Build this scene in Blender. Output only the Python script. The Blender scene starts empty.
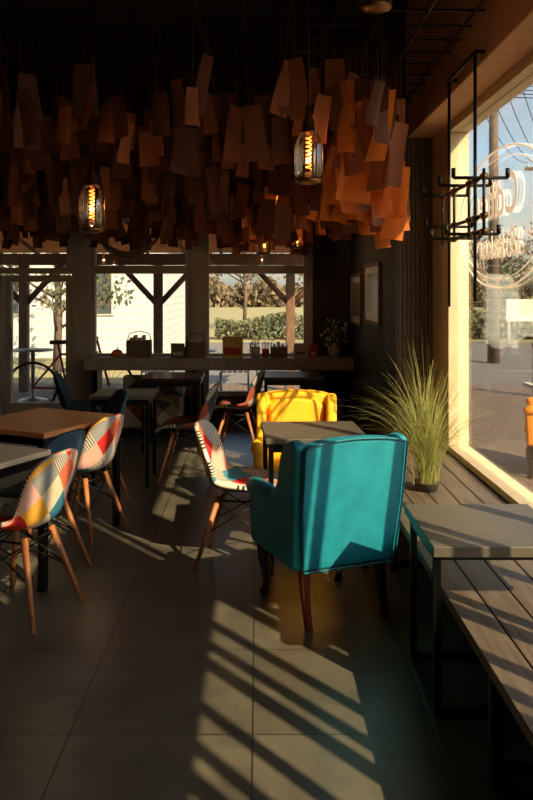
import bpy, bmesh, math, random
from mathutils import Vector, Matrix, Euler
random.seed(7)
D=bpy.data; C=bpy.context
COL=C.scene.collection

# ------------------------------------------------------------ materials
def mat(name,c1,c2=None,rough=0.6,metal=0.0,scale=8.0,bump=0.0,spec=0.5,stretch=(1,1,1),emit=None,es=0):
    m=D.materials.new(name); m.use_nodes=True; nt=m.node_tree; n=nt.nodes; l=nt.links
    b=n['Principled BSDF']; b.inputs['Roughness'].default_value=rough; b.inputs['Metallic'].default_value=metal
    b.inputs['Specular IOR Level'].default_value=spec
    if c2 is None: c2=tuple(x*0.8 for x in c1)
    tc=n.new('ShaderNodeTexCoord'); mp=n.new('ShaderNodeMapping'); mp.inputs['Scale'].default_value=stretch
    nz=n.new('ShaderNodeTexNoise'); nz.inputs['Scale'].default_value=scale; nz.inputs['Detail'].default_value=4
    rp=n.new('ShaderNodeValToRGB'); rp.color_ramp.elements[0].color=(*c1,1); rp.color_ramp.elements[1].color=(*c2,1)
    rp.color_ramp.elements[0].position=0.35; rp.color_ramp.elements[1].position=0.65
    l.new(tc.outputs['Object'],mp.inputs[0]); l.new(mp.outputs[0],nz.inputs['Vector']); l.new(nz.outputs['Fac'],rp.inputs[0]); l.new(rp.outputs[0],b.inputs['Base Color'])
    if bump:
        bp=n.new('ShaderNodeBump'); bp.inputs['Strength'].default_value=bump; bp.inputs['Distance'].default_value=0.01
        l.new(nz.outputs['Fac'],bp.inputs['Height']); l.new(bp.outputs[0],b.inputs['Normal'])
    if emit:
        b.inputs['Emission Color'].default_value=(*emit,1); b.inputs['Emission Strength'].default_value=es
    return m

def glassmat(name,tint=(0.93,0.95,0.95),gloss=0.07,rough=0.02):
    m=D.materials.new(name); m.use_nodes=True; nt=m.node_tree; n=nt.nodes; l=nt.links
    n.remove(n['Principled BSDF']); out=n['Material Output']
    t=n.new('ShaderNodeBsdfTransparent'); t.inputs[0].default_value=(*tint,1)
    g=n.new('ShaderNodeBsdfGlossy'); g.inputs['Roughness'].default_value=rough; g.inputs[0].default_value=(.9,.9,.9,1)
    lw=n.new('ShaderNodeLayerWeight'); lw.inputs[0].default_value=0.25
    mu=n.new('ShaderNodeMath'); mu.operation='MULTIPLY_ADD'; mu.inputs[1].default_value=0.4; mu.inputs[2].default_value=gloss
    x=n.new('ShaderNodeMixShader'); l.new(lw.outputs['Fresnel'],mu.inputs[0]); l.new(mu.outputs[0],x.inputs[0]); l.new(t.outputs[0],x.inputs[1]); l.new(g.outputs[0],x.inputs[2]); l.new(x.outputs[0],out.inputs[0])
    return m

def thinmat(name,c1,c2,trans=0.4,scale=3,rough=.7):
    m=mat(name,c1,c2,rough,scale=scale); nt=m.node_tree; n=nt.nodes; l=nt.links
    b=n['Principled BSDF']; out=n['Material Output']; rp=[x for x in n if x.type=='VALTORGB'][0]
    t=n.new('ShaderNodeBsdfTranslucent'); l.new(rp.outputs[0],t.inputs[0])
    x=n.new('ShaderNodeMixShader'); x.inputs[0].default_value=trans
    l.new(b.outputs[0],x.inputs[1]); l.new(t.outputs[0],x.inputs[2]); l.new(x.outputs[0],out.inputs[0])
    return m

def tilemat():
    m=D.materials.new('floor_tile'); m.use_nodes=True; nt=m.node_tree; n=nt.nodes; l=nt.links; b=n['Principled BSDF']
    tc=n.new('ShaderNodeTexCoord'); mp=n.new('ShaderNodeMapping'); mp.inputs['Location'].default_value=(0.02,-0.16,0)
    br=n.new('ShaderNodeTexBrick'); br.offset=0; br.inputs['Scale'].default_value=1; br.inputs['Brick Width'].default_value=.66; br.inputs['Row Height'].default_value=.66
    br.inputs['Mortar Size'].default_value=.004; br.inputs['Mortar Smooth'].default_value=.3
    br.inputs['Color1'].default_value=(.122,.110,.085,1); br.inputs['Color2'].default_value=(.104,.094,.073,1); br.inputs['Mortar'].default_value=(.03,.027,.021,1)
    nz=n.new('ShaderNodeTexNoise'); nz.inputs['Scale'].default_value=3.5; nz.inputs['Detail'].default_value=8; nz.inputs['Roughness'].default_value=.65
    rp=n.new('ShaderNodeValToRGB'); rp.color_ramp.elements[0].color=(.6,.6,.6,1); rp.color_ramp.elements[1].color=(1.3,1.28,1.2,1); rp.color_ramp.elements[0].position=.3; rp.color_ramp.elements[1].position=.7
    mx=n.new('ShaderNodeMix'); mx.data_type='RGBA'; mx.blend_type='MULTIPLY'; mx.inputs[0].default_value=1
    l.new(tc.outputs['Object'],mp.inputs[0]); l.new(mp.outputs[0],br.inputs[0]); l.new(tc.outputs['Object'],nz.inputs['Vector']); l.new(nz.outputs[0],rp.inputs[0])
    l.new(br.outputs['Color'],mx.inputs[6]); l.new(rp.outputs[0],mx.inputs[7]); l.new(mx.outputs[2],b.inputs['Base Color'])
    r2=n.new('ShaderNodeMapRange'); r2.inputs[3].default_value=.22; r2.inputs[4].default_value=.45; l.new(nz.outputs[0],r2.inputs[0]); l.new(r2.outputs[0],b.inputs['Roughness'])
    bp=n.new('ShaderNodeBump'); bp.inputs['Strength'].default_value=.3; bp.inputs['Distance'].default_value=.004; bp.invert=True
    l.new(br.outputs['Fac'],bp.inputs['Height']); l.new(bp.outputs[0],b.inputs['Normal'])
    return m

def brickmat(name,c1,c2,mo,w,h,ms=.01,rough=.8,rot=(0,0,0)):
    m=D.materials.new(name); m.use_nodes=True; nt=m.node_tree; n=nt.nodes; l=nt.links; b=n['Principled BSDF']; b.inputs['Roughness'].default_value=rough
    tc=n.new('ShaderNodeTexCoord'); mp=n.new('ShaderNodeMapping'); mp.inputs['Rotation'].default_value=rot
    br=n.new('ShaderNodeTexBrick'); br.inputs['Scale'].default_value=1; br.inputs['Brick Width'].default_value=w; br.inputs['Row Height'].default_value=h; br.inputs['Mortar Size'].default_value=ms
    br.inputs['Color1'].default_value=(*c1,1); br.inputs['Color2'].default_value=(*c2,1); br.inputs['Mortar'].default_value=(*mo,1)
    l.new(tc.outputs['Object'],mp.inputs[0]); l.new(mp.outputs[0],br.inputs[0]); l.new(br.outputs['Color'],b.inputs['Base Color'])
    return m

def patchmat(name,seed=0.0,cols=None,scale=6.0):
    m=D.materials.new(name); m.use_nodes=True; nt=m.node_tree; n=nt.nodes; l=nt.links; b=n['Principled BSDF']; b.inputs['Roughness'].default_value=.75; b.inputs['Specular IOR Level'].default_value=.2
    uv=n.new('ShaderNodeUVMap'); mp=n.new('ShaderNodeMapping'); mp.inputs['Rotation'].default_value=(0,0,math.radians(45)); mp.inputs['Scale'].default_value=(scale,scale,1); mp.inputs['Location'].default_value=(seed,seed*1.7,0)
    fl=n.new('ShaderNodeVectorMath'); fl.operation='FLOOR'
    wn=n.new('ShaderNodeTexWhiteNoise'); wn.noise_dimensions='3D'
    rp=n.new('ShaderNodeValToRGB'); rp.color_ramp.interpolation='CONSTANT'
    cols=cols or [(.60,.03,.02),(.75,.62,.42),(.05,.22,.32),(.80,.38,.05),(.75,.16,.08),(.80,.72,.58),(.55,.02,.03),(.72,.40,.33),(.60,.05,.03),(.30,.30,.28)]
    el=rp.color_ramp.elements
    el[0].color=(*cols[0],1); el[1].position=1/len(cols); el[1].color=(*cols[1],1)
    for i in range(2,len(cols)):
        e=el.new(i/len(cols)); e.color=(*cols[i],1)
    ck=n.new('ShaderNodeTexChecker'); ck.inputs['Scale'].default_value=scale*12; ck.inputs['Color1'].default_value=(.75,.68,.55,1); ck.inputs['Color2'].default_value=(.04,.04,.04,1)
    gt=n.new('ShaderNodeMath'); gt.operation='GREATER_THAN'; gt.inputs[1].default_value=.76
    sp=n.new('ShaderNodeSeparateColor'); mx=n.new('ShaderNodeMix'); mx.data_type='RGBA'
    l.new(uv.outputs[0],mp.inputs[0]); l.new(mp.outputs[0],fl.inputs[0]); l.new(fl.outputs[0],wn.inputs['Vector']); l.new(wn.outputs['Value'],rp.inputs[0])
    l.new(wn.outputs['Color'],sp.inputs[0]); l.new(sp.outputs[1],gt.inputs[0]); l.new(gt.outputs[0],mx.inputs[0]); l.new(uv.outputs[0],ck.inputs[0])
    l.new(rp.outputs[0],mx.inputs[6]); l.new(ck.outputs[0],mx.inputs[7]); l.new(mx.outputs[2],b.inputs['Base Color'])
    return m

M={}
M['floor']=tilemat()
M['ceil']=mat('ceiling_black',(.022,.018,.015),(.015,.012,.011),.9)
M['wall']=mat('dark_wall',(.044,.036,.031),(.032,.026,.022),.8,bump=.2)
M['column']=mat('column_paint',(.13,.09,.06),(.10,.07,.046),.7)
M['beam']=mat('plaster_tan',(.55,.31,.16),(.48,.26,.13),.85,bump=.2,scale=20)
M['frame']=mat('window_frame',(.48,.43,.36),(.42,.37,.31),.5)
M['frameR']=mat('window_frame_cream',(.62,.50,.31),(.55,.44,.27),.5)
M['benchwood']=mat('bench_planks',(.145,.108,.075),(.085,.064,.046),.5,scale=6,stretch=(8,.6,8),bump=.15)
M['tabletop']=mat('grey_tabletop',(.12,.105,.08),(.085,.075,.058),.45,scale=6,stretch=(1,8,1))
M['black']=mat('black_steel',(.012,.011,.010),(.008,.008,.008),.45,.6)
M['glass']=glassmat('window_glass',gloss=.04)
M['lampglass']=glassmat('lamp_glass',(.85,.78,.68),.12)
M['teal']=mat('teal_velvet',(.008,.26,.34),(.005,.21,.285),.6,scale=14,bump=.08)
M['tealpipe']=mat('teal_piping',(.008,.18,.24),(.006,.15,.2),.6)
M['yellow']=mat('yellow_velvet',(.92,.50,.01),(.86,.44,.008),.65,scale=14,bump=.08)
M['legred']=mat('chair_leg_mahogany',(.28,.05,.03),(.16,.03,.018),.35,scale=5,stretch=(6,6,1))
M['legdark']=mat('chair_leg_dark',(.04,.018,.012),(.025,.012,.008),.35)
M['dowel']=mat('dowel_wood',(.48,.18,.06),(.36,.125,.04),.45,scale=8,stretch=(6,6,1))
M['oak']=mat('oak_tabletop',(.80,.34,.11),(.64,.26,.08),.4,scale=5,stretch=(1,8,1))
M['pale']=mat('pale_tabletop',(.90,.72,.47),(.82,.64,.4),.4,scale=5,stretch=(1,8,1))
M['patch']=patchmat('patchwork_fabric',0.3)
M['patch2']=patchmat('patchwork_fabric_b',2.6)
M['patch3']=patchmat('patchwork_dark',5.1,[(.05,.08,.10),(.18,.05,.03),(.08,.10,.05),(.03,.05,.08),(.24,.16,.08),(.05,.05,.05),(.38,.09,.05),(.06,.09,.10)])
M['navy']=mat('navy_fabric',(.03,.08,.13),(.02,.055,.09),.7)
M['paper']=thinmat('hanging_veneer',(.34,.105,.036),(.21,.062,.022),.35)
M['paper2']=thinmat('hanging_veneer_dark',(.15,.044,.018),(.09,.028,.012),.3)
M['paper_sunlit']=thinmat('hanging_veneer_sunlit',(.88,.27,.045),(.72,.20,.03),.5)  # sunlit look of the veneer put into the colour, for window-side sheets
M['copper']=mat('aged_brass',(.25,.13,.05),(.16,.08,.03),.35,.9)
M['fil']=mat('filament',(1,.4,.1),(1,.4,.1),.5,emit=(1,.30,.04),es=3)
M['grass']=thinmat('grass_blade',(.50,.47,.15),(.31,.34,.09),.45,scale=2)
M['pot']=mat('dark_pot',(.07,.05,.035),(.045,.033,.025),.8)
M['ledge']=mat('counter_ledge',(.38,.33,.26),(.32,.27,.21),.55)
M['cream']=mat('cream_plastic',(.55,.5,.4),(.5,.45,.36),.5)
M['red']=mat('red_card',(.5,.06,.03),(.4,.04,.02),.6)
M['orange']=mat('orange_fabric',(.75,.25,.01),(.65,.2,.008),.7)
M['ylw']=mat('yellow_card',(.7,.45,.08),(.6,.38,.06),.6)
M['wicker']=mat('wicker',(.26,.18,.10),(.13,.09,.05),.8,scale=60,bump=.5)
M['green']=mat('leaf_green',(.08,.13,.04),(.04,.08,.02),.7)
M['white']=mat('white_petal',(.8,.76,.68),(.7,.66,.6),.6)
M['timber']=mat('pergola_timber',(.14,.07,.035),(.08,.04,.022),.7,scale=5,stretch=(5,5,1))
M['canopy']=thinmat('pergola_canopy',(.36,.20,.11),(.27,.15,.08),.5)
M['siding']=brickmat('white_siding',(.40,.42,.43),(.37,.39,.40),(.27,.28,.28),6.0,.2,.012,.7,(math.radians(90),0,0))
M['roof']=mat('roof_tile',(.10,.06,.05),(.07,.045,.04),.8)
M['pav']=brickmat('paving_brick',(.13,.09,.065),(.10,.07,.05),(.05,.04,.03),.24,.12,.008)
M['asphalt']=mat('asphalt',(.11,.105,.10),(.09,.085,.08),.9,scale=40)
M['lawn']=mat('lawn',(.18,.18,.08),(.22,.18,.09),.95,scale=1.5)
M['bark']=mat('bark',(.11,.075,.05),(.06,.04,.03),.9,scale=20,bump=.4)
M['leafA']=thinmat('foliage_autumn',(.20,.14,.08),(.14,.115,.065),.3,scale=1)
M['leafB']=thinmat('foliage_green',(.09,.11,.05),(.13,.12,.07),.3,scale=1)
M['pole']=mat('pole_wood',(.12,.085,.06),(.09,.06,.045),.8)
M['sign']=mat('sign_lettering',(.95,.80,.62),(.9,.75,.58),.5,emit=(1,.7,.42),es=.55)  # lettering is no lamp; emission added to brighten it
M['photo']=mat('framed_print',(.34,.27,.18),(.10,.085,.07),.3,scale=3)
M['metal']=mat('galvanised',(.35,.35,.35),(.28,.28,.28),.4,.8)
M['rubber']=mat('rubber',(.02,.02,.02),(.015,.015,.015),.7)
M['winpane']=mat('house_pane',(.06,.07,.08),(.04,.05,.06),.2)

# ------------------------------------------------------------ helpers
def empty(name,loc=(0,0,0),rz=0,sc=1):
    e=D.objects.new(name,None); COL.objects.link(e); e.location=loc; e.rotation_euler=(0,0,rz); e.scale=(sc,)*3; e.empty_display_size=.1; return e
def mesh(name,vs,fs,m,parent=None,smooth=False,bevel=0,seg=3,sub=0,solid=0,fixn=True):
    me=D.meshes.new(name); me.from_pydata([tuple(v) for v in vs],[],fs); me.update()
    if fixn:
        bm=bmesh.new(); bm.from_mesh(me); bmesh.ops.recalc_face_normals(bm,faces=bm.faces); bm.to_mesh(me); bm.free()
    ms=m if isinstance(m,list) else [m]
    for x in ms: me.materials.append(x)
    o=D.objects.new(name,me); COL.objects.link(o)
    if parent: o.parent=parent
    if solid:
        k=o.modifiers.new('s','SOLIDIFY'); k.thickness=solid; k.offset=-1
        if len(ms)>1: k.material_offset=1; k.material_offset_rim=1
    if bevel:
        k=o.modifiers.new('b','BEVEL'); k.width=bevel; k.segments=seg; k.limit_method='ANGLE'; k.angle_limit=math.radians(40)
    if sub:
        k=o.modifiers.new('u','SUBSURF'); k.levels=sub; k.render_levels=sub
    if smooth or bevel:
        for p in me.polygons: p.use_smooth=True
    if bevel:
        k=o.modifiers.new('wn','WEIGHTED_NORMAL'); k.keep_sharp=False
    return o
BF=[(0,3,2,1),(4,5,6,7),(0,1,5,4),(1,2,6,5),(2,3,7,6),(3,0,4,7)]
def box(name,a,b,m,parent=None,bevel=0,seg=3):
    x0,y0,z0=a; x1,y1,z1=b
    return mesh(name,[(x0,y0,z0),(x1,y0,z0),(x1,y1,z0),(x0,y1,z0),(x0,y0,z1),(x1,y0,z1),(x1,y1,z1),(x0,y1,z1)],BF,m,parent,bevel=bevel,seg=seg)
def boxes(name,lst,m,parent=None,bevel=0):
    vs=[];fs=[]
    for a,b in lst:
        k=len(vs); x0,y0,z0=a; x1,y1,z1=b
        vs+=[(x0,y0,z0),(x1,y0,z0),(x1,y1,z0),(x0,y1,z0),(x0,y0,z1),(x1,y0,z1),(x1,y1,z1),(x0,y1,z1)]
        fs+=[tuple(i+k for i in f) for f in BF]
    return mesh(name,vs,fs,m,parent,bevel=bevel,seg=2)
def tube_data(pts,rs,seg=10,cap=True,vs=None,fs=None,closed=False):
    vs=[] if vs is None else vs; fs=[] if fs is None else fs
    pts=[Vector(p) for p in pts]; n=len(pts)
    if not isinstance(rs,(list,tuple)): rs=[rs]*n
    k0=len(vs); up=None
    for i,p in enumerate(pts):
        if closed: t=(pts[(i+1)%n]-pts[i-1])
        else: t=(pts[min(i+1,n-1)]-pts[max(i-1,0)])
        t.normalize()
        if up is None:
            up=Vector((0,0,1)) if abs(t.z)<.9 else Vector((1,0,0))
        a=t.cross(up); a.normalize(); b=a.cross(t); b.normalize(); up=b
        for j in range(seg):
            th=2*math.pi*j/seg
            vs.append(p+a*math.cos(th)*rs[i]+b*math.sin(th)*rs[i])
    rng=n if closed else n-1
    for i in range(rng):
        i2=(i+1)%n
        for j in range(seg):
            j2=(j+1)%seg
            fs.append((k0+i*seg+j,k0+i*seg+j2,k0+i2*seg+j2,k0+i2*seg+j))
    if cap and not closed:
        fs.append(tuple(k0+j for j in range(seg))[::-1]); fs.append(tuple(k0+(n-1)*seg+j for j in range(seg)))
    return vs,fs
def tube(name,pts,rs,m,parent=None,seg=10,closed=False):
    vs,fs=tube_data(pts,rs,seg,closed=closed); return mesh(name,vs,fs,m,parent,smooth=True)
def tubes(name,lst,m,parent=None,seg=8):
    vs=[];fs=[]
    for pts,r in lst: tube_data(pts,r,seg,vs=vs,fs=fs)
    return mesh(name,vs,fs,m,parent,smooth=True)
def lathe(name,prof,m,parent=None,seg=24,c=(0,0,0)):
    vs=[];fs=[]
    for r,z in prof:
        for j in range(seg):
            t=2*math.pi*j/seg; vs.append((c[0]+r*math.cos(t),c[1]+r*math.sin(t),c[2]+z))
    for i in range(len(prof)-1):
        for j in range(seg):
            j2=(j+1)%seg; fs.append((i*seg+j,i*seg+j2,(i+1)*seg+j2,(i+1)*seg+j))
    return mesh(name,vs,fs,m,parent,smooth=True)
def circle(c,r,n=32,ax=0,ry=None):
    ry=ry or r; o=[]
    for i in range(n):
        t=2*math.pi*i/n; a=r*math.cos(t); b=ry*math.sin(t)
        o.append((c[0],c[1]+a,c[2]+b) if ax==0 else ((c[0]+a,c[1],c[2]+b) if ax==1 else (c[0]+a,c[1]+b,c[2])))
    return o

# ------------------------------------------------------------ room shell
YF=9.5; ZC=3.9; XL=-4.6; YB=-3.2; SB=.41
box('floor',(XL,YB,-.12),(1.6,YF+.1,0),M['floor'])
box('ceiling',(XL,YB,ZC),(1.6,YF+.1,ZC+.15),M['ceil'])
box('wall_left',(XL-.15,YB,-.12),(XL,YF+.1,ZC+.15),M['wall'])
box('wall_rear',(XL,YB-.15,-.12),(1.6,YB,ZC+.15),M['wall'])
boxes('wall_back',[((XL,YF,2.55),(1.6,YF+.15,ZC)),((XL,YF,0),(-3.95,YF+.15,2.55)),((.66,YF,0),(1.6,YF+.15,2.55)),((-2.05,YF,0),(.66,YF+.15,.3))],M['wall'])
boxes('wall_side',[((1.13,6.33,0),(1.6,YF,ZC))],M['wall'])
boxes('column',[((1.12,6.24,0.0),(1.40,6.33,2.82))]+[((1.125+i*.035,6.225,0.0),(1.145+i*.035,6.245,2.82)) for i in range(8)],M['column'])
box('trim_soffit',(1.2,2.5,2.82),(1.6,6.33,ZC),M['beam'],bevel=.01)
box('wall_right',(1.40,YB,-.12),(1.6,6.33,SB-.01),M['wall'])
w=empty('window_1')
parts=[((1.4,YB,SB),(1.55,6.33,SB+.045)),((1.4,2.5,2.76),(1.55,6.33,2.82)),((1.4,5.72,SB+.045),(1.55,6.24,2.76)),((1.4,YB,3.83),(1.55,2.5,3.9))]
for y,t in ((3.45,.06),(2.72,.05),(2.12,.03),(1.95,.07),(1.60,.03),(1.38,.03),(1.2,.05),(.86,.03),(.6,.03),(.4,.06),(-.1,.03),(-.4,.05),(-1.3,.07),(-2.4,.07)): parts.append(((1.44,y,SB+.04),(1.50,y+t,2.76 if y>2.5 else 3.85)))  # out-of-view bars, added to cast streaks across the sunlit floor
boxes('frame',parts,M['frameR'],w,bevel=.004)
boxes('sun_blocker_panel',[((1.45,YB,2.04),(1.49,1.98,3.28))],M['frameR'],w)  # unseen band added to keep sun off the left floor
box('glass',(1.465,YB,SB+.04),(1.475,5.72,2.76),M['glass'],w)
box('added_upper_glass',(1.465,YB,2.8),(1.475,2.5,3.85),M['glass'],w)  # unseen taller opening, added so sun reaches the left chair backs
def win(name,x0,x1,z0,z1,cross,fr=.06,y=YF):
    e=empty(name); L=[((x0,y,z0),(x0+fr,y+.1,z1)),((x1-fr,y,z0),(x1,y+.1,z1)),((x0+fr,y,z0),(x1-fr,y+.1,z0+fr)),((x0+fr,y,z1-fr),(x1-fr,y+.1,z1))]
    for c0,c1 in cross: L.append(((x0+fr,y,c0),(x1-fr,y+.1,c1)))
    boxes('frame',L,M['frame'],e,bevel=.004); box('glass',(x0+fr,y+.045,z0+fr),(x1-fr,y+.055,z1-fr),M['glass'],e); return e
win('window_2',-2.05,-.83,.3,2.55,[(.74,.82),(1.80,1.90)])
win('window_3',-.66,.62,.3,2.55,[(.74,.82),(1.80,1.90)])
boxes('trim_mullions',[((-2.27,YF-.02,0),(-2.05,YF+.12,2.55)),((-.83,YF-.02,0),(-.66,YF+.12,2.55)),((.60,YF-.02,0),(.67,YF+.12,2.55))],M['frame'],bevel=.01)
d=win('door_1',-3.10,-2.27,0,1.78,[(.0,.22)],.08); 
tube('door_handle',[(-3.0,YF-.05,.85),(-3.0,YF-.05,1.15)],.012,M['metal'],d)
d=win('door_2',-3.95,-3.12,0,1.78,[(.0,.22)],.08)
win('window_4',-3.95,-2.27,1.80,2.55,[],.07)
L=[]
for i in range(24): L.append(((-4.4+i*.24,2.6,3.04),(-4.388+i*.24,9.2,3.05)))
for i in range(28): L.append(((-4.4,2.6+i*.24,3.05),(1.18,2.612+i*.24,3.06)))
for x in (-4,-2.4,-.8,.8):
    for y in (3,5,7,9): L.append(((x,y,3.05),(x+.01,y+.01,3.9)))
boxes('ceiling_mesh_grid',L,M['black'])
boxes('ceiling_conduit',[((.55,2.2,3.82),(.61,9,3.9)),((-.4,2.2,3.84),(-.36,9,3.9))],M['black'])

# ------------------------------------------------------------ hanging sheets
def sheets():
    vs=[];fs=[];mi=[]
    def add(x,y,zt,w,h,yaw,curl,tilt,m):
        if x>.185*y: return
        k=len(vs); nu,nv=6,4
        R=Matrix.Rotation(yaw,3,'Z')@Matrix.Rotation(tilt,3,'X')@Matrix.Rotation(random.uniform(-.18,.18),3,'Y')
        for j in range(nv+1):
            for i in range(nu+1):
                u=(i/nu-.5); v=j/nv
                th=u*curl*(.85+.3*v)
                if abs(curl)>.05: px=w*math.sin(th)/curl; py=w*(1-math.cos(th))/curl
                else: px=w*u; py=0
                py+=.03*math.sin(v*2.4)*(.3+h)
                p=R@Vector((px,py,-v*h))
                vs.append((x+p.x,y+p.y,zt+p.z))
        for j in range(nv):
            for i in range(nu):
                a=k+j*(nu+1)+i; fs.append((a,a+1,a+nu+2,a+nu+1)); mi.append(m)
        k=len(vs); r=.0015
        vs.extend([(x-r,y,zt-.01),(x+r,y,zt-.01),(x+r,y,3.04),(x-r,y,3.04)]); fs.append((k,k+1,k+2,k+3)); mi.append(1)
    for n in range(1400):
        y=random.uniform(4.0,9.25); x=random.uniform(-4.2,1.0)
        if y<5.0 and random.random()<.6: continue
        if y>5.3: b=random.uniform(2.06,2.66)-.10*math.exp(-((x-.1)/.6)**2)
        else: b=random.uniform(2.34,2.66)
        h=random.uniform(.18,.36)
        add(x,y,min(b+h,2.98),random.uniform(.07,.14),min(h,2.98-b),random.uniform(-.9,.9),random.choice([-1,1])*random.uniform(.1,1.2),random.uniform(-.25,.25),random.choice([0,0,0,0,1,1,1,1,1,1]) )
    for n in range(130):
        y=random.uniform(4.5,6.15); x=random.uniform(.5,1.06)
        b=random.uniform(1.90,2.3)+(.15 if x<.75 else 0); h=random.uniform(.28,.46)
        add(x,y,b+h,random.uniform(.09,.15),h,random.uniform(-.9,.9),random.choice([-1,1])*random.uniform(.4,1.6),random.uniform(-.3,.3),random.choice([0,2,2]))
    o=mesh('hanging_paper_sheets',vs,fs,[M['paper'],M['paper2'],M['paper_sunlit']],smooth=True,fixn=False)
    for p,m in zip(o.data.polygons,mi): p.material_index=m
sheets()

# ------------------------------------------------------------ pendant lamps
def pendant(x,y,z,power=2,s=1.0):
    e=empty('pendant_lamp',(x,y,z))
    tube('cord',[(0,0,.2*s),(0,0,ZC-z)],.004,M['black'],e,6)
    lathe('ceiling_rose',[(.0,ZC-z),(.05,ZC-z),(.05,ZC-.03-z),(.0,ZC-.035-z)],M['black'],e)
    lathe('socket',[(0,.25*s),(.012*s,.25*s),(.016*s,.20*s),(.03*s,.18*s),(.034*s,.13*s),(.046*s,.125*s),(.046*s,.115*s),(0,.112*s)],M['copper'],e)
    lathe('glass_jar',[(.04*s,.12*s),(.062*s,.09*s),(.070*s,.05*s),(.070*s,-.09*s),(.062*s,-.115*s),(.03*s,-.125*s),(.0,-.125*s)],M['lampglass'],e)
    lathe('base_ring',[(.058*s,-.118*s),(.066*s,-.118*s),(.066*s,-.135*s),(.04*s,-.145*s),(0,-.147*s)],M['copper'],e)
    cg=[]
    for k in range(6):
        a=math.pi*k/3; cg.append(([(.045*s*math.cos(a),.045*s*math.sin(a),.12*s),(.073*s*math.cos(a),.073*s*math.sin(a),.05*s),(.073*s*math.cos(a),.073*s*math.sin(a),-.09*s),(.062*s*math.cos(a),.062*s*math.sin(a),-.125*s)],.0025*s))
    tubes('cage',cg,M['copper'],e,6)
    pts=[]
    for i in range(90):
        t=i/89; a=t*math.pi*2*8; pts.append((.014*s*math.cos(a),.014*s*math.sin(a),.10*s-.17*s*t))
    tube('filament',pts,.003*s,M['fil'],e,5)
    li=D.lights.new('bulb_light','POINT'); li.energy=power; li.color=(1,.55,.27); li.shadow_soft_size=.012
    lo=D.objects.new('bulb_light',li); COL.objects.link(lo); lo.parent=e; lo.location=(0,0,0)
pendant(-.94,4.4,2.07,2.2); pendant(.26,4.0,2.29,2.2); pendant(.06,7.3,2.06,4,.9); pendant(.16,6.3,2.28,1.5,.8); pendant(.50,3.3,2.93,1); pendant(-2.6,6.0,2.1,4); pendant(-2.9,3.4,2.1,4); pendant(-1.2,-1.0,2.2,6); pendant(.42,8.3,2.16,6,.8)  # far-left, rear and back-right pendants are added to lift the dim interior

# ------------------------------------------------------------ wingback armchair
def outline_prism(name,out,axis,c0,c1,m,parent,bevel=.03,shear=None,seg=4):
    n=len(out); vs=[]
    for c in (c0,c1):
        for a,b in out:
            p=[c,a,b] if axis=='x' else [a,c,b]
            if shear: p=list(shear(*p))
            vs.append(p)
    fs=[tuple(range(n))[::-1],tuple(range(n,2*n))]+[(i,(i+1)%n,n+(i+1)%n,n+i) for i in range(n)]
    return mesh(name,vs,fs,m,parent,bevel=bevel,seg=seg)
def wingchair(name,x,y,rz,m,mp,ml1,ml2,s=1.0,z0=0):
    e=empty(name,(x,y,z0),rz,s)
    def sh(px,py,pz): return (px*(1+.10*(pz-.3)),py-.15*(pz-.3),pz)
    top=[]
    for i in range(11):
        t=i/10; xx=.265*math.cos(math.pi*t); top.append((xx, .90+.045*math.sin(math.pi*t)))
    out=[(-.255,.29),(.255,.29),(.27,.6)]+top+[(-.27,.6)]
    outline_prism('backrest',out,'y',-.32,-.22,m,e,.03,sh)
    out2=[(-.19,.44),(.19,.44),(.21,.84),(.15,.885),(0,.90),(-.15,.885),(-.21,.84)]
    outline_prism('back_cushion',out2,'y',-.23,-.17,m,e,.028,sh)
    for sg,nm in ((-1,'wing_left'),(1,'wing_right')):
        so=[(-.30,.29),(.25,.29),(.262,.50),(.265,.575),(.25,.61),(.20,.625),(.06,.615),(-.02,.64),(-.06,.70),(-.075,.78),(-.09,.85),(-.13,.91),(-.20,.935),(-.28,.925)]
        def sh2(px,py,pz,sg=sg):
            f=max(0,(pz-.3)); return (px*(1+.10*f)+sg*.02*max(0,(py+.1)),py-.15*f*(1 if py<.0 else max(0,1-py*6)),pz)
        outline_prism(nm,so,'x',sg*.225,sg*.30,m,e,.028,sh2)
        tube('arm_roll_'+nm[5:],[(sg*.275,-.06,.60),(sg*.285,.05,.605),(sg*.29,.16,.605),(sg*.29,.245,.595),(sg*.29,.27,.585)],[.03,.043,.045,.044,.028],m,e,16)
    box('seat_base',(-.235,-.25,.29),(.235,.262,.38),m,e,.02)
    box('seat_cushion',(-.222,-.22,.375),(.222,.275,.475),m,e,.04,5)
    pp=[sh(a*.99,-.325,b) for a,b in out]
    tube('piping',pp,.006,mp,e,6,closed=True)
    for sg,nm in ((-1,'l'),(1,'r')):
        bx=sg*.215
        vs=[];fs=[]
        for (cy,z,h) in ((-.25,.30,.026),(-.26,.2,.022),(-.285,.08,.018),(-.31,.0,.017)):
            vs+=[(bx-h,cy-h,z),(bx+h,cy-h,z),(bx+h,cy+h,z),(bx-h,cy+h,z)]
        for i in range(3):
            for j in range(4): fs.append((i*4+j,i*4+(j+1)%4,i*4+4+(j+1)%4,i*4+4+j))
        fs+= [(0,1,2,3),(12,13,14,15)]
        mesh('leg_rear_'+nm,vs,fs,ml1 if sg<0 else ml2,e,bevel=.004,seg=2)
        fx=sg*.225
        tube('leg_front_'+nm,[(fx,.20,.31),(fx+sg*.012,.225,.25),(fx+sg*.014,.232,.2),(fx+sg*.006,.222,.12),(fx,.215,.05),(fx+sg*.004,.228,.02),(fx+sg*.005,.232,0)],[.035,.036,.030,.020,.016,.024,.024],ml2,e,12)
    return e
wingchair('blue_wingback_armchair',.32,4.0,.38,M['teal'],M['tealpipe'],M['legred'],M['legdark'],.96)
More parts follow.
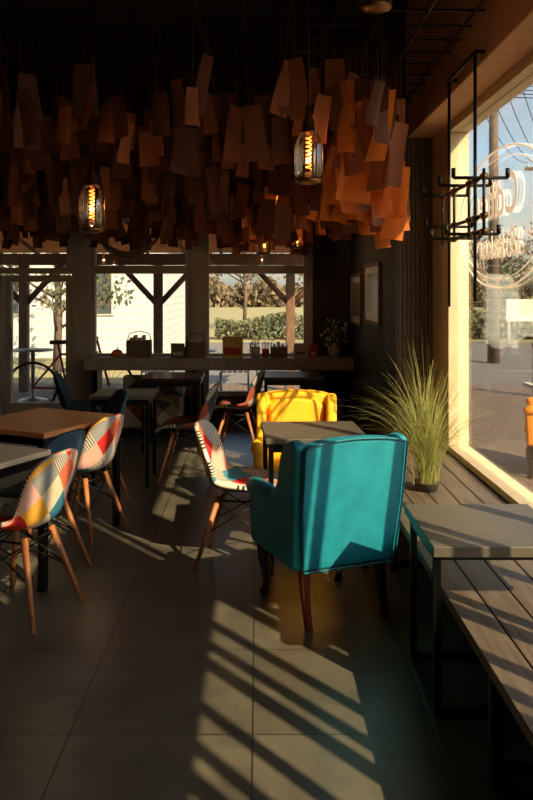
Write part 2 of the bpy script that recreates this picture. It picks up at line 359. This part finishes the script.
wingchair('yellow_wingback_armchair',.265,5.38,math.pi-.05,M['yellow'],M['yellow'],M['legdark'],M['legdark'],.91)

# ------------------------------------------------------------ shell chairs
def shell_chair(name,x,y,rz,mf,mb,ml,s=1.0):
    e=empty(name,(x,y,0),rz,s)
    prof=[(.235,.405),(.215,.432),(.17,.445),(.10,.440),(.02,.430),(-.06,.425),(-.13,.435),(-.18,.47),(-.205,.52),(-.222,.58),(-.238,.64),(-.252,.70),(-.262,.75),(-.27,.79),(-.275,.815)]
    wid=[.19,.215,.23,.235,.235,.23,.222,.212,.205,.205,.208,.205,.19,.155,.10]
    rise=[.0,.01,.02,.035,.05,.06,.065,.05,.03,.01,0,0,0,-.005,-.01]
    fwd=[0,0,0,0,0,.0,.015,.05,.07,.075,.07,.06,.05,.03,.01]
    nu=12; vs=[];uvs=[];fs=[]
    for j,(py,pz) in enumerate(prof):
        for i in range(nu+1):
            u=2*i/nu-1
            vs.append((wid[j]*u, py+fwd[j]*abs(u)**2.2, pz+rise[j]*abs(u)**2.2)); uvs.append((i/nu*.62,j/(len(prof)-1)))
    for j in range(len(prof)-1):
        for i in range(nu):
            a=j*(nu+1)+i; fs.append((a,a+1,a+nu+2,a+nu+1))
    o=mesh('seat_shell',vs,fs,[mf,mb],e,smooth=True,fixn=False)
    uvl=o.data.uv_layers.new(name='UVMap')
    for lp in o.data.loops: uvl.data[lp.index].uv=uvs[lp.vertex_index]
    k=o.modifiers.new('u','SUBSURF'); k.levels=1; k.render_levels=1
    k=o.modifiers.new('s','SOLIDIFY'); k.thickness=.022; k.offset=-1; k.material_offset=1; k.material_offset_rim=1
    tp=[(.11,.10),(-.11,.10),(.11,-.11),(-.11,-.11)]; ft=[(.215,.215),(-.215,.215),(.205,-.235),(-.205,-.235)]
    for i in range(4):
        tube('leg_%d'%(i+1),[(tp[i][0],tp[i][1],.405),((tp[i][0]+ft[i][0])/2,(tp[i][1]+ft[i][1])/2,.2),(ft[i][0],ft[i][1],0)],[.017,.015,.010],ml,e,10)
    def P(i,t): return (tp[i][0]*(1-t)+ft[i][0]*t,tp[i][1]*(1-t)+ft[i][1]*t,.405*(1-t))
    T=[]
    for a,b in ((0,1),(2,3),(0,2),(1,3)):
        T.append(([P(a,.08),P(b,.5)],.0045)); T.append(([P(b,.08),P(a,.5)],.0045)); T.append(([P(a,.06),P(b,.06)],.006))
    tubes('wire_struts',T,M['black'],e,6)
    return e
shell_chair('patchwork_dining_chair',-.10,4.60,-1.72,M['patch'],M['patch2'],M['dowel'])
shell_chair('patchwork_dining_chair',-1.19,3.88,1.22,M['patch'],M['patch2'],M['dowel'])
shell_chair('patchwork_dining_chair',-1.16,5.12,1.15,M['patch2'],M['patch'],M['dowel'],.97)
shell_chair('navy_dining_chair',-1.27,4.42,1.2,M['navy'],M['navy'],M['dowel'])
shell_chair('patchwork_dining_chair',-.60,6.6,1.5,M['patch3'],M['patch3'],M['dowel'])
shell_chair('navy_dining_chair',-1.28,6.0,2.0,M['navy'],M['navy'],M['dowel'])
shell_chair('navy_dining_chair',-2.05,4.15,-1.9,M['navy'],M['navy'],M['dowel'])
shell_chair('patchwork_dining_chair',-2.25,5.4,-2.0,M['patch3'],M['navy'],M['dowel'])
shell_chair('patchwork_dining_chair',-.2,7.7,1.4,M['patch3'],M['patch3'],M['dowel'])
shell_chair('navy_dining_chair',-1.7,7.5,-1.4,M['navy'],M['navy'],M['dowel'])

# ------------------------------------------------------------ tables
def table(name,x,y,rz,w,dp,h,mt,th=.03,leg=.02,inset=.03):
    e=empty(name,(x,y,0),rz)
    box('tabletop',(-w/2,-dp/2,h-th),(w/2,dp/2,h),mt,e,.005)
    L=[]
    for sx in (-1,1):
        for sy in (-1,1):
            cx=sx*(w/2-inset); cy=sy*(dp/2-inset); L.append(((cx-leg,cy-leg,0),(cx+leg,cy+leg,h-th)))
    boxes('legs',L,M['black'],e,.003)
    a=w/2-inset; b=dp/2-inset
    boxes('apron',[((-a,-b-.01,h-th-.05),(a,-b+.01,h-th)),((-a,b-.01,h-th-.05),(a,b+.01,h-th)),((-a-.01,-b,h-th-.05),(-a+.01,b,h-th)),((a-.01,-b,h-th-.05),(a+.01,b,h-th))],M['black'],e)
    return e
table('cafe_table',.33,4.74,.05,.6,.6,.75,M['tabletop'],leg=.015)
table('oak_dining_table',-1.42,5.12,-.46,.72,.78,.75,M['oak'],.035)
table('pale_dining_table',-1.56,4.0,-.44,.7,.66,.75,M['pale'],.03)
table('dark_cafe_table',-1.12,6.55,0,.5,.5,.74,M['tabletop'],leg=.015)
table('dark_cafe_table',.35,7.95,0,.6,.6,.74,M['legdark'],leg=.015)
table('dark_cafe_table',-.85,7.85,0,.6,.6,.74,M['legdark'],leg=.015)

e=empty('c_frame_side_table')
box('tabletop',(.645,2.86,.615),(1.19,3.44,.655),M['tabletop'],e,.004)
q=.014
boxes('frame',[((.66,2.92,0),(.66+2*q,2.92+2*q,.615)),((.66,3.36,0),(.66+2*q,3.36+2*q,.615)),
 ((.66,2.92,.585),(1.17,2.92+2*q,.615)),((.66,3.36,.585),(1.17,3.36+2*q,.615)),
 ((.66,2.92+2*q,0),(.66+2*q,3.36,2*q)),((.66+2*q,2.92,0),(1.15,2.92+2*q,2*q)),((.66+2*q,3.36,0),(1.15,3.36+2*q,2*q)),((.66,2.92+2*q,.585),(.66+2*q,3.36,.615))],M['black'],e,.002)

e=empty('window_bench')
L=[]
for i in range(5): L.append(((.735+i*.132,YB+.4,SB-.04),(.735+i*.132+.126,6.2,SB)))
boxes('planks',L,M['benchwood'],e,.004)
L=[]
for y in (-1.2,.6,2.5,4.4,6.0):
    L+= [((.75,y,0),(.79,y+.04,SB-.04)),((1.33,y,0),(1.37,y+.04,SB-.04)),((.79,y,SB-.08),(1.33,y+.04,SB-.04)),((.79,y,.03),(1.33,y+.04,.06))]
boxes('steel_frame',L,M['black'],e,.002)

# ------------------------------------------------------------ grass plant
e=empty('potted_ornamental_grass',(1.0,4.62,SB))
lathe('pot',[(0,0),(.06,0),(.075,.05),(.08,.055),(.07,.055),(.065,.045),(0,.045)],M['pot'],e)
vs=[];fs=[]
for n in range(520):
    a=random.uniform(0,2*math.pi); L0=random.uniform(.3,.92); lean=random.uniform(.03,1.4)
    bw=random.uniform(.0010,.0022); k=len(vs); ns=9
    dx,dy=math.cos(a),math.sin(a); ox,oy=random.gauss(0,.022),random.gauss(0,.022); kx,ky=random.uniform(-.1,.1),random.uniform(-.1,.1)
    for i in range(ns+1):
        t=i/ns; r=L0*lean*(t**1.6)*.58; z=.04+L0*(t-.42*lean*t**2.6)
        X=dx*r+ox+kx*t*t
        if X>.42: X=.42+ (X-.42)*.05
        wv=bw*(1-t**2)+.0004
        vs.append((X-dy*wv,dy*r+oy+ky*t*t+dx*wv,max(z,.01))); vs.append((X+dy*wv,dy*r+oy+ky*t*t-dx*wv,max(z,.01)))
    for i in range(ns): fs.append((k+2*i,k+2*i+1,k+2*i+3,k+2*i+2))
mesh('blades',vs,fs,M['grass'],e,smooth=True,fixn=False)

# ------------------------------------------------------------ hanging pipe rack
e=empty('hanging_pipe_rack')
X0=1.15; ya,yb=4.12,4.68; T=[]
T+= [([(X0,ya,2.86),(X0,ya,1.54)],.009),([(X0,yb,2.86),(X0,yb,1.50)],.009),([(X0,ya-.02,2.86),(X0,yb+.02,2.86)],.011),([(X0,ya,2.86),(1.205,ya,2.86)],.012),([(X0,yb,2.86),(1.205,yb,2.86)],.012)]
for z in (2.18,1.98,1.90):
    T.append(([(X0,ya-.16,z),(X0,yb+.16,z)],.010))
for y in (ya-.16,ya+.12,yb-.12,yb+.16):
    T.append(([(X0,y,1.88),(X0,y,2.22)],.008))
for y,z in ((ya-.1,2.18),(ya+.2,2.18),(yb,1.98),(yb+.1,2.18),(ya+.05,1.90),(yb-.15,1.90)):
    T.append(([(X0-.14,y,z),(X0+.14,y,z)],.009)); T.append(([(X0-.14,y,z),(X0-.14,y,z+.05)],.011)); T.append(([(X0+.14,y,z),(X0+.14,y,z+.05)],.011))
tubes('pipes',T,M['black'],e,10)
Fg=[]
for y in (ya-.16,ya,ya+.12,yb-.12,yb,yb+.16):
    for z in (2.18,1.98,1.90): Fg.append(([(X0,y-.02,z),(X0,y+.02,z)],.018))
tubes('pipe_fittings',Fg,M['copper'],e,10)

# ------------------------------------------------------------ window sign
e=empty('window_lettering_sign')
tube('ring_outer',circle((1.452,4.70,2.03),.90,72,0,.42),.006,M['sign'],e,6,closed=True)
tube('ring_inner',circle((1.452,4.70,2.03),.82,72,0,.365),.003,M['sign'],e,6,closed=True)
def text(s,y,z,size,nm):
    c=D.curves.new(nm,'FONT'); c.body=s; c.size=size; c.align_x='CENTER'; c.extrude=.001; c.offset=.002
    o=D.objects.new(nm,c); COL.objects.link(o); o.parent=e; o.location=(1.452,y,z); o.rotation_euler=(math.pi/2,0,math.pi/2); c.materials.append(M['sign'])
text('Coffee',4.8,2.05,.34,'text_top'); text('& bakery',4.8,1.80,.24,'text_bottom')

# ------------------------------------------------------------ counter and things on it
e=empty('window_counter')
box('ledge',(-2.04,9.08,.66),(1.12,9.49,.80),M['ledge'],e,.008)
boxes('supports',[((x,9.15,0),(x+.06,9.45,.66)) for x in (-1.95,-.78,.5,1.0)],M['black'],e)
ZT=.80
def basket(x,w,h,m):
    e=empty('storage_basket',(x,9.3,ZT))
    boxes('body',[((-w/2,-.1,0),(w/2,.1,.02)),((-w/2,-.1,.02),(-w/2+.012,.1,h)),((w/2-.012,-.1,.02),(w/2,.1,h)),((-w/2,-.1,.02),(w/2,-.088,h)),((-w/2,.088,.02),(w/2,.1,h))],m,e)
    tube('handle',[(-w/2,0,h),(-w/2+.02,0,h+.08),(0,0,h+.11),(w/2-.02,0,h+.08),(w/2,0,h)],.006,m,e,6)
    boxes('contents',[((-w/2+.03+i*.05,-.06,.02),(-w/2+.06+i*.05,.07,h+.03+.03*(i%2))) for i in range(int(w/.06))],M['cream'],e)
basket(-1.42,.28,.2,M['wicker']); basket(-.74,.22,.18,M['wicker']); basket(.25,.2,.12,M['wicker'])
def cardbox(nm,x,w,h,m1,m2):
    e=empty(nm,(x,9.28,ZT)); box('carton',(-w/2,-.08,0),(w/2,.08,h),m1,e,.003); box('label',(-w/2+.02,-.083,.03),(w/2-.02,-.08,h*.6),m2,e); boxes('flaps',[((-w/2,-.1,h),(w/2,-.08,h+.05))],m1,e)
cardbox('snack_box',-.30,.24,.2,M['ylw'],M['red']); cardbox('tea_box',-.95,.16,.12,M['wicker'],M['cream']); cardbox('tea_box',.50,.15,.12,M['cream'],M['wicker']); cardbox('tea_box',.65,.10,.10,M['red'],M['cream'])
e=empty('cutlery_cup',(-.03,9.27,ZT)); lathe('cup',[(0,0),(.05,0),(.055,.12),(.05,.12),(.046,.01),(0,.01)],M['cream'],e); tubes('cutlery',[([(0.01*i-.02,0,.02),(.02*i-.04,.01*i,.2+.01*(i%3))],.005) for i in range(5)],M['dowel'],e)
e=empty('cutlery_cup',(.09,9.27,ZT)); lathe('cup',[(0,0),(.04,0),(.045,.1),(.04,.1),(.037,.01),(0,.01)],M['red'],e); tubes('straws',[([(0.01*i-.02,0,.02),(.02*i-.04,.01*i,.18+.01*(i%3))],.004) for i in range(5)],M['cream'],e)
e=empty('decorative_pumpkin',(-1.68,9.27,ZT))
vs=[];fs=[];
for i in range(9):
    ph=math.pi*i/8
    for j in range(24):
        t=2*math.pi*j/24; r=.062*math.sin(ph)*(1+.1*abs(math.sin(4*t))); vs.append((r*math.cos(t),r*math.sin(t),.047-.047*math.cos(ph)))
for i in range(8):
    for j in range(24): fs.append((i*24+j,i*24+(j+1)%24,(i+1)*24+(j+1)%24,(i+1)*24+j))
mesh('body',vs,fs,M['orange'],e,smooth=True); tube('stem',[(0,0,.088),(.01,0,.12)],.007,M['green'],e)
e=empty('potted_flower',(.90,9.2,ZT))
lathe('pot',[(0,0),(.055,0),(.075,.13),(.065,.13),(.05,.02),(0,.02)],M['cream'],e)
vs=[];fs=[];mi=[]
for n in range(200):
    a=random.uniform(0,6.28); r=random.uniform(.02,.17); z=.14+random.uniform(0,.36)*(1-r*1.5); c=Vector((r*math.cos(a),r*math.sin(a),z)); s=random.uniform(.02,.045)
    R=Euler((random.uniform(0,3),random.uniform(0,3),random.uniform(0,3))).to_matrix(); k=len(vs)
    for q_ in ((-s,0,0),(0,-s*.5,0),(s,0,0),(0,s*.5,0)): vs.append(c+R@Vector(q_))
    fs.append((k,k+1,k+2,k+3)); mi.append(1 if n%3==0 else 0)
o=mesh('foliage',vs,fs,[M['green'],M['white']],e,fixn=False)
for p,m_ in zip(o.data.polygons,mi): p.material_index=m_
tubes('stems',[([(0,0,.05),(.1*math.cos(i),.1*math.sin(i),.35)],.004) for i in range(6)],M['green'],e)

def picture(y0,y1,z0,z1):
    e=empty('framed_picture'); x=1.13; f=.03
    boxes('frame',[((x-.03,y0,z0),(x,y0+f,z1)),((x-.03,y1-f,z0),(x,y1,z1)),((x-.03,y0+f,z0),(x,y1-f,z0+f)),((x-.03,y0+f,z1-f),(x,y1-f,z1))],M['wicker'],e)
    box('mat_board',(x-.018,y0+f,z0+f),(x,y1-f,z1-f),M['white'],e); box('print',(x-.02,y0+.14,z0+.1),(x-.017,y1-.14,z1-.1),M['photo'],e)
picture(7.1,8.1,1.27,1.86); picture(8.4,9.3,1.2,1.78)

def tub(x,y,rz,m,nm,w=.5):
    e=empty(nm,(x,y,0),rz)
    vs=[];fs=[];n=20
    for k,(r,z) in enumerate(((w*.5,.12),(w*.56,.4),(w*.6,.7),(w*.52,.73),(w*.46,.7),(w*.42,.42))):
        for i in range(n+1):
            a=math.pi*(1+ i/n*1.0)+0; zz=z if z<.5 else z-.13*(abs(i/n-.5)*2)**2
            vs.append((r*math.cos(a),r*math.sin(a)*.9,zz))
    for k in range(5):
        for i in range(n): a=k*(n+1)+i; fs.append((a,a+1,a+n+2,a+n+1))
    mesh('wrap_back',vs,fs,m,e,smooth=True); box('seat',(-w*.45,-w*.4,.12),(w*.45,w*.45,.42),m,e,.04)
    boxes('feet',[((sx*w*.35-.02,sy*w*.3-.02,0),(sx*w*.35+.02,sy*w*.3+.02,.12)) for sx in (-1,1) for sy in (-1,1)],M['black'],e)
tub(.42,6.9,0.1,M['rubber'],'black_tub_chair',.55)
e=empty('patterned_sofa',(-1.0,8.7,0))
box('base',(-.55,-.3,.1),(.15,.3,.4),M['patch3'],e,.03); box('backrest',(-.55,.2,.38),(.15,.34,.62),M['patch3'],e,.03)
boxes('feet',[((x,y,0),(x+.05,y+.05,.1)) for x in (-.5,.05) for y in (-.25,.2)],M['black'],e)
for o in e.children:
    if o.name.startswith(('base','backrest')):
        uvl=o.data.uv_layers.new(name='UVMap')
        for lp in o.data.loops: 
            v=o.data.vertices[lp.vertex_index].co; uvl.data[lp.index].uv=(v.x*1.3+v.y,v.z*1.3+v.y*.7)

e=empty('hanging_crescent_decoration',(-1.48,8.9,2.04))
vs=[];fs=[];n=24
for i in range(n+1):
    t=i/n*2-1; x=t*.36; z0=.17*t*t*1.1; hw=.085*(1-t*t)**.6+.004
    for k in range(9):
        a=math.pi*(k/8); vs.append((x,-hw*math.cos(a)*.8,z0-hw*math.sin(a)*.9))
for i in range(n):
    for k in range(8): a=i*9+k; fs.append((a,a+1,a+10,a+9))
mesh('hull',vs,fs,M['wicker'],e,smooth=True,solid=.008,fixn=False)
tubes('cords',[([(-.34,0,.17),(-.34,0,1.86)],.003),([(.34,0,.17),(.34,0,1.86)],.003)],M['black'],e)

# ------------------------------------------------------------ outside
mesh('ground_lawn',[(-120,-60,-.14),(120,-60,-.14),(120,160,-.14),(-120,160,-.14)],[(0,1,2,3)],M['lawn'])
box('terrace_paving',(-14,9.66,-.13),(1.6,13.5,-.02),M['pav'])
box('pavement',(1.61,-12,-.13),(4.6,13.5,-.04),M['pav'])
box('road',(-2.2,13.6,-.13),(80,25,-.09),M['asphalt'])
box('parking_area',(4.7,-30,-.13),(10,13.5,-.08),M['asphalt'])
box('kerb',(4.6,-12,-.13),(4.7,13.5,.0),M['cream'])
e=empty('timber_pergola')
L=[]
for x in (-3.75,-1.6,.52): L.append(((x-.07,12.4,-.02),(x+.07,12.54,2.02)))
L.append(((-6,12.38,2.0),(1.2,12.56,2.18)))
boxes('posts_and_beam',L,M['timber'],e,.006)
T=[]
for x in (-3.75,-1.6,.52):
    for s in (-1,1): T.append(([(x,12.47,1.35),(x+s*.62,12.47,2.02)],.05))
for i in range(13): T.append(([(-6+i*.6,9.75,2.72),(-6+i*.6,12.9,2.16)],.03))
tubes('braces_and_rafters',T,M['timber'],e,6)
mesh('canopy',[(-6.2,9.7,2.80),(1.4,9.7,2.80),(1.4,13.0,2.22),(-6.2,13.0,2.22)],[(0,1,2,3)],M['canopy'],e,solid=.02)
e=empty('white_house')
box('walls',(-16,20,-.14),(-2.4,28,3.3),M['siding'],e)
mesh('gable_roof',[(-16.5,19.6,3.2),(-1.9,19.6,3.2),(-1.9,28.4,3.2),(-16.5,28.4,3.2),(-16.5,24,6),(-1.9,24,6)],[(0,1,5,4),(2,3,4,5),(0,4,3),(1,2,5),(0,3,2,1)],M['roof'],e)
for x in (-14,-10.5,-7,-4.6): 
    boxes('window_frame',[((x,19.96,.95),(x+.9,20,2.1))],M['frame'],e); box('window_pane',(x+.06,19.94,1.0),(x+.84,19.97,2.05),M['winpane'],e)
def tree(nm,x,y,h,r,m,leaves=1500,ls=.14):
    e=empty(nm,(x,y,-.14)); T=[]
    T.append(([(0,0,0),(.05,0,h*.3),(0,.05,h*.6),(.02,0,h*.92)],[.025*h,.02*h,.014*h,.004*h]))
    tips=[]
    for i in range(16):
        z=h*random.uniform(.2,.8); a=random.uniform(0,6.28); L=r*random.uniform(.6,1)
        p=[(0,0,z),(L*.5*math.cos(a),L*.5*math.sin(a),z+L*.25),(L*math.cos(a),L*math.sin(a),z+L*.6)]
        T.append((p,[.01*h,.007*h,.002*h])); tips.append(p[2])
        for k in range(4):
            b=a+random.uniform(-1,1); f=random.uniform(.4,1); q0=Vector(p[1]).lerp(Vector(p[2]),f)
            q1=q0+Vector((math.cos(b)*L*.4,math.sin(b)*L*.4,L*.3)); T.append(([q0,q1],[.004*h,.001*h])); tips.append(tuple(q1))
    tubes('trunk_and_branches',T,M['bark'],e,6)
    vs=[];fs=[]
    for n in range(leaves):
        c=Vector(random.choice(tips))+Vector([random.gauss(0,r*.18) for _ in range(3)]); R=Euler([random.uniform(0,6) for _ in range(3)]).to_matrix(); k=len(vs)
        for q_ in ((-ls,0,0),(0,-ls*.6,0),(ls,0,0),(0,ls*.6,0)): vs.append(c+R@Vector(q_))
        fs.append((k,k+1,k+2,k+3))
    if leaves: mesh('foliage',vs,fs,m,e,fixn=False)
tree('autumn_tree',-.6,34,4.2,2,M['leafA'],900,.1); tree('autumn_tree',3.6,37,4.5,2.2,M['leafA'],900,.1)
tree('garden_tree',-4.3,16.6,4.0,1.1,M['leafB'],1500,.07)
for i,(x,y,h) in enumerate(((9,34,2.6),(12.4,36,3),(16.5,38,3.4),(20.5,36,2.8),(14,46,4.2),(24,42,4),(7.8,41,3),(30,44,4),(11,50,4.5),(35,40,4))):
    tree('roadside_tree',x,y,h,h*.5,[M['leafA'],M['leafB']][i%2],1300,.12)
def hedge(nm,x0,x1,y0,y1,h,m,n,s=.12):
    vs=[];fs=[]
    for _ in range(n):
        x=random.uniform(x0,x1); hh=h*(.75+.25*math.sin(x*1.7)*math.sin(x*.6+1))
        c=Vector((x,random.uniform(y0,y1),random.uniform(-.1,hh))); R=Euler([random.uniform(0,6) for _ in range(3)]).to_matrix(); k=len(vs)
        for q_ in ((-s,0,0),(0,-s*.6,0),(s,0,0),(0,s*.6,0)): vs.append(c+R@Vector(q_))
        fs.append((k,k+1,k+2,k+3))
    mesh(nm,vs,fs,m,fixn=False)
hedge('hedge',5,34,27,28.6,1.3,M['leafB'],9000); hedge('shrub_row',-1.5,4.8,27,28.2,.8,M['leafB'],3000,.09)
hedge('distant_treeline',-12,70,78,84,3.0,M['leafA'],9000,.45)
T=[]
for s in (-.6,-.2,.2,.6):
    p=[]
    for i in range(13):
        t=i/12; p.append((s+(11-5.45)*(t),12*t,6.59-.5*4*t*(1-t)))
    T.append((p,.012)); p=[]
    for i in range(13):
        t=i/12; p.append((s-(-1.5)*(t),-26*t,6.59-.8*4*t*(1-t)))
    T.append((p,.012))
    T.append(([(s,0,6.3+s*.2),(24.5,6+s,6.8)],.012))
for (x,y) in ((5.45,18),(11.0,30)):
    e=empty('utility_pole',(x,y,-.09)); tube('post',[(0,0,0),(0,0,7)],[.14,.09],M['pole'],e,10); box('crossarm',(-.7,-.05,6.3),(.7,.05,6.42),M['pole'],e)
    tubes('insulators',[([(s,0,6.42),(s,0,6.55)],.03) for s in (-.6,-.2,.2,.6)],M['cream'],e)
    if x<6: tubes('overhead_wires',T,M['black'],e,5)
e=empty('roadside_notice_board',(8.4,24.6,-.09)); boxes('posts',[((-.5,0,0),(-.42,.08,1.3)),((.42,0,0),(.5,.08,1.3))],M['metal'],e); box('panel',(-.55,-.03,.7),(.55,0,1.4),M['cream'],e)
for x,y in ((4.3,9.5),(4.3,12.0),(4.3,7.2)):
    e=empty('bollard',(x,y,-.04)); lathe('post',[(0,0),(.06,0),(.06,.75),(.075,.76),(.075,.82),(.03,.87),(0,.875)],M['pole'],e,16)
wingchair('orange_outdoor_armchair',2.66,6.9,1.2,M['orange'],M['orange'],M['black'],M['black'],1,-.04)
e=empty('bicycle',(-2.5,10.4,-.02),.25)
for x in (-.5,.5):
    tube('tyre',circle((x,0,.338),.32,36,1),.018,M['rubber'],e,8,closed=True); tubes('spokes',[([(x,0,.338),(x+.31*math.cos(a*math.pi/8),0,.338+.31*math.sin(a*math.pi/8))],.002) for a in range(16)],M['metal'],e,4)
tubes('bike_frame',[([(-.5,0,.33),(-.12,0,.78)],.014),([(-.5,0,.33),(-.05,0,.3)],.014),([(-.05,0,.3),(-.17,0,.9)],.016),([(-.14,0,.76),(.36,0,.78)],.016),([(-.05,0,.3),(.38,0,.7)],.018),([(.5,0,.33),(.34,0,.95)],.016),([(.34,-.25,.98),(.34,.25,.98)],.013)],M['red'],e)
box('saddle',(-.28,-.06,.9),(-.05,.06,.95),M['rubber'],e,.02)
for x,y in ((-3.3,11.4),(-.9,11.3),(.75,11.0)):
    e=empty('terrace_table',(x,y,-.02)); lathe('top',[(0,.73),(.3,.73),(.3,.75),(0,.75)],M['metal'],e); lathe('pedestal',[(0,0),(.22,0),(.2,.02),(.03,.05),(.03,.73),(0,.73)],M['metal'],e)
    for s in (-1,1):
        if x>0 and s>0: continue
        c=empty('terrace_chair',(x+s*.56,y,-.02),s*math.pi/2)
        tubes('metal_frame',[([(a,-.2,0),(a,-.2,.45),(a,-.24,.85)],.012) for a in (-.2,.2)]+[([(a,.2,0),(a,.2,.45)],.012) for a in (-.2,.2)]+[([(-.2,-.24,.85),(.2,-.24,.85)],.012)],M['metal'],c)
        boxes('slats',[((-.2,-.2+i*.08,.44),(.2,-.14+i*.08,.46)) for i in range(5)]+[((-.2,-.24,.6+i*.09),(.2,-.22,.66+i*.09)) for i in range(3)],M['white'],c)

# ------------------------------------------------------------ light
EL=36.8
w=D.worlds.new('World'); C.scene.world=w; w.use_nodes=True; n=w.node_tree.nodes; l=w.node_tree.links
bg=n['Background']; sk=n.new('ShaderNodeTexSky'); sk.sky_type='NISHITA'; sk.sun_disc=False; sk.sun_elevation=math.radians(EL); sk.sun_rotation=math.radians(141); sk.air_density=1.2; sk.dust_density=2.5
tc=n.new('ShaderNodeTexCoord'); mp=n.new('ShaderNodeMapping'); mp.inputs['Scale'].default_value=(1,1,3.2)
nz=n.new('ShaderNodeTexNoise'); nz.inputs['Scale'].default_value=2.6; nz.inputs['Detail'].default_value=6
rp=n.new('ShaderNodeValToRGB'); rp.color_ramp.elements[0].position=.40; rp.color_ramp.elements[1].position=.66; rp.color_ramp.elements[1].color=(.7,.7,.7,1)
mx=n.new('ShaderNodeMix'); mx.data_type='RGBA'; mx.inputs[7].default_value=(3.4,3.0,2.5,1)
l.new(tc.outputs['Generated'],mp.inputs[0]); l.new(mp.outputs[0],nz.inputs['Vector']); l.new(nz.outputs[0],rp.inputs[0]); l.new(rp.outputs[0],mx.inputs[0]); l.new(sk.outputs[0],mx.inputs[6]); l.new(mx.outputs[2],bg.inputs[0])
bg.inputs[1].default_value=.30
s=D.lights.new('sun','SUN'); s.energy=15; s.color=(1,.76,.45); s.angle=math.radians(.6)
so=D.objects.new('sun',s); COL.objects.link(so)
dirv=Vector((-.8,1,-.96)); so.rotation_euler=dirv.to_track_quat('-Z','Y').to_euler(); so.location=(10,-10,10)
try:
    C.scene.view_settings.view_transform='Standard'
    C.scene.view_settings.look='None'
    C.scene.view_settings.exposure=0.15
except Exception as ex: print(ex)

# ------------------------------------------------------------ camera
cam=D.cameras.new('camera'); co=D.objects.new('camera',cam); COL.objects.link(co); C.scene.camera=co
co.location=(0,0,1.6); co.rotation_euler=(math.pi/2,0,0)
cam.sensor_fit='VERTICAL'; cam.sensor_height=36; cam.lens=35; cam.shift_x=.0106; cam.shift_y=-.1375; cam.clip_end=500
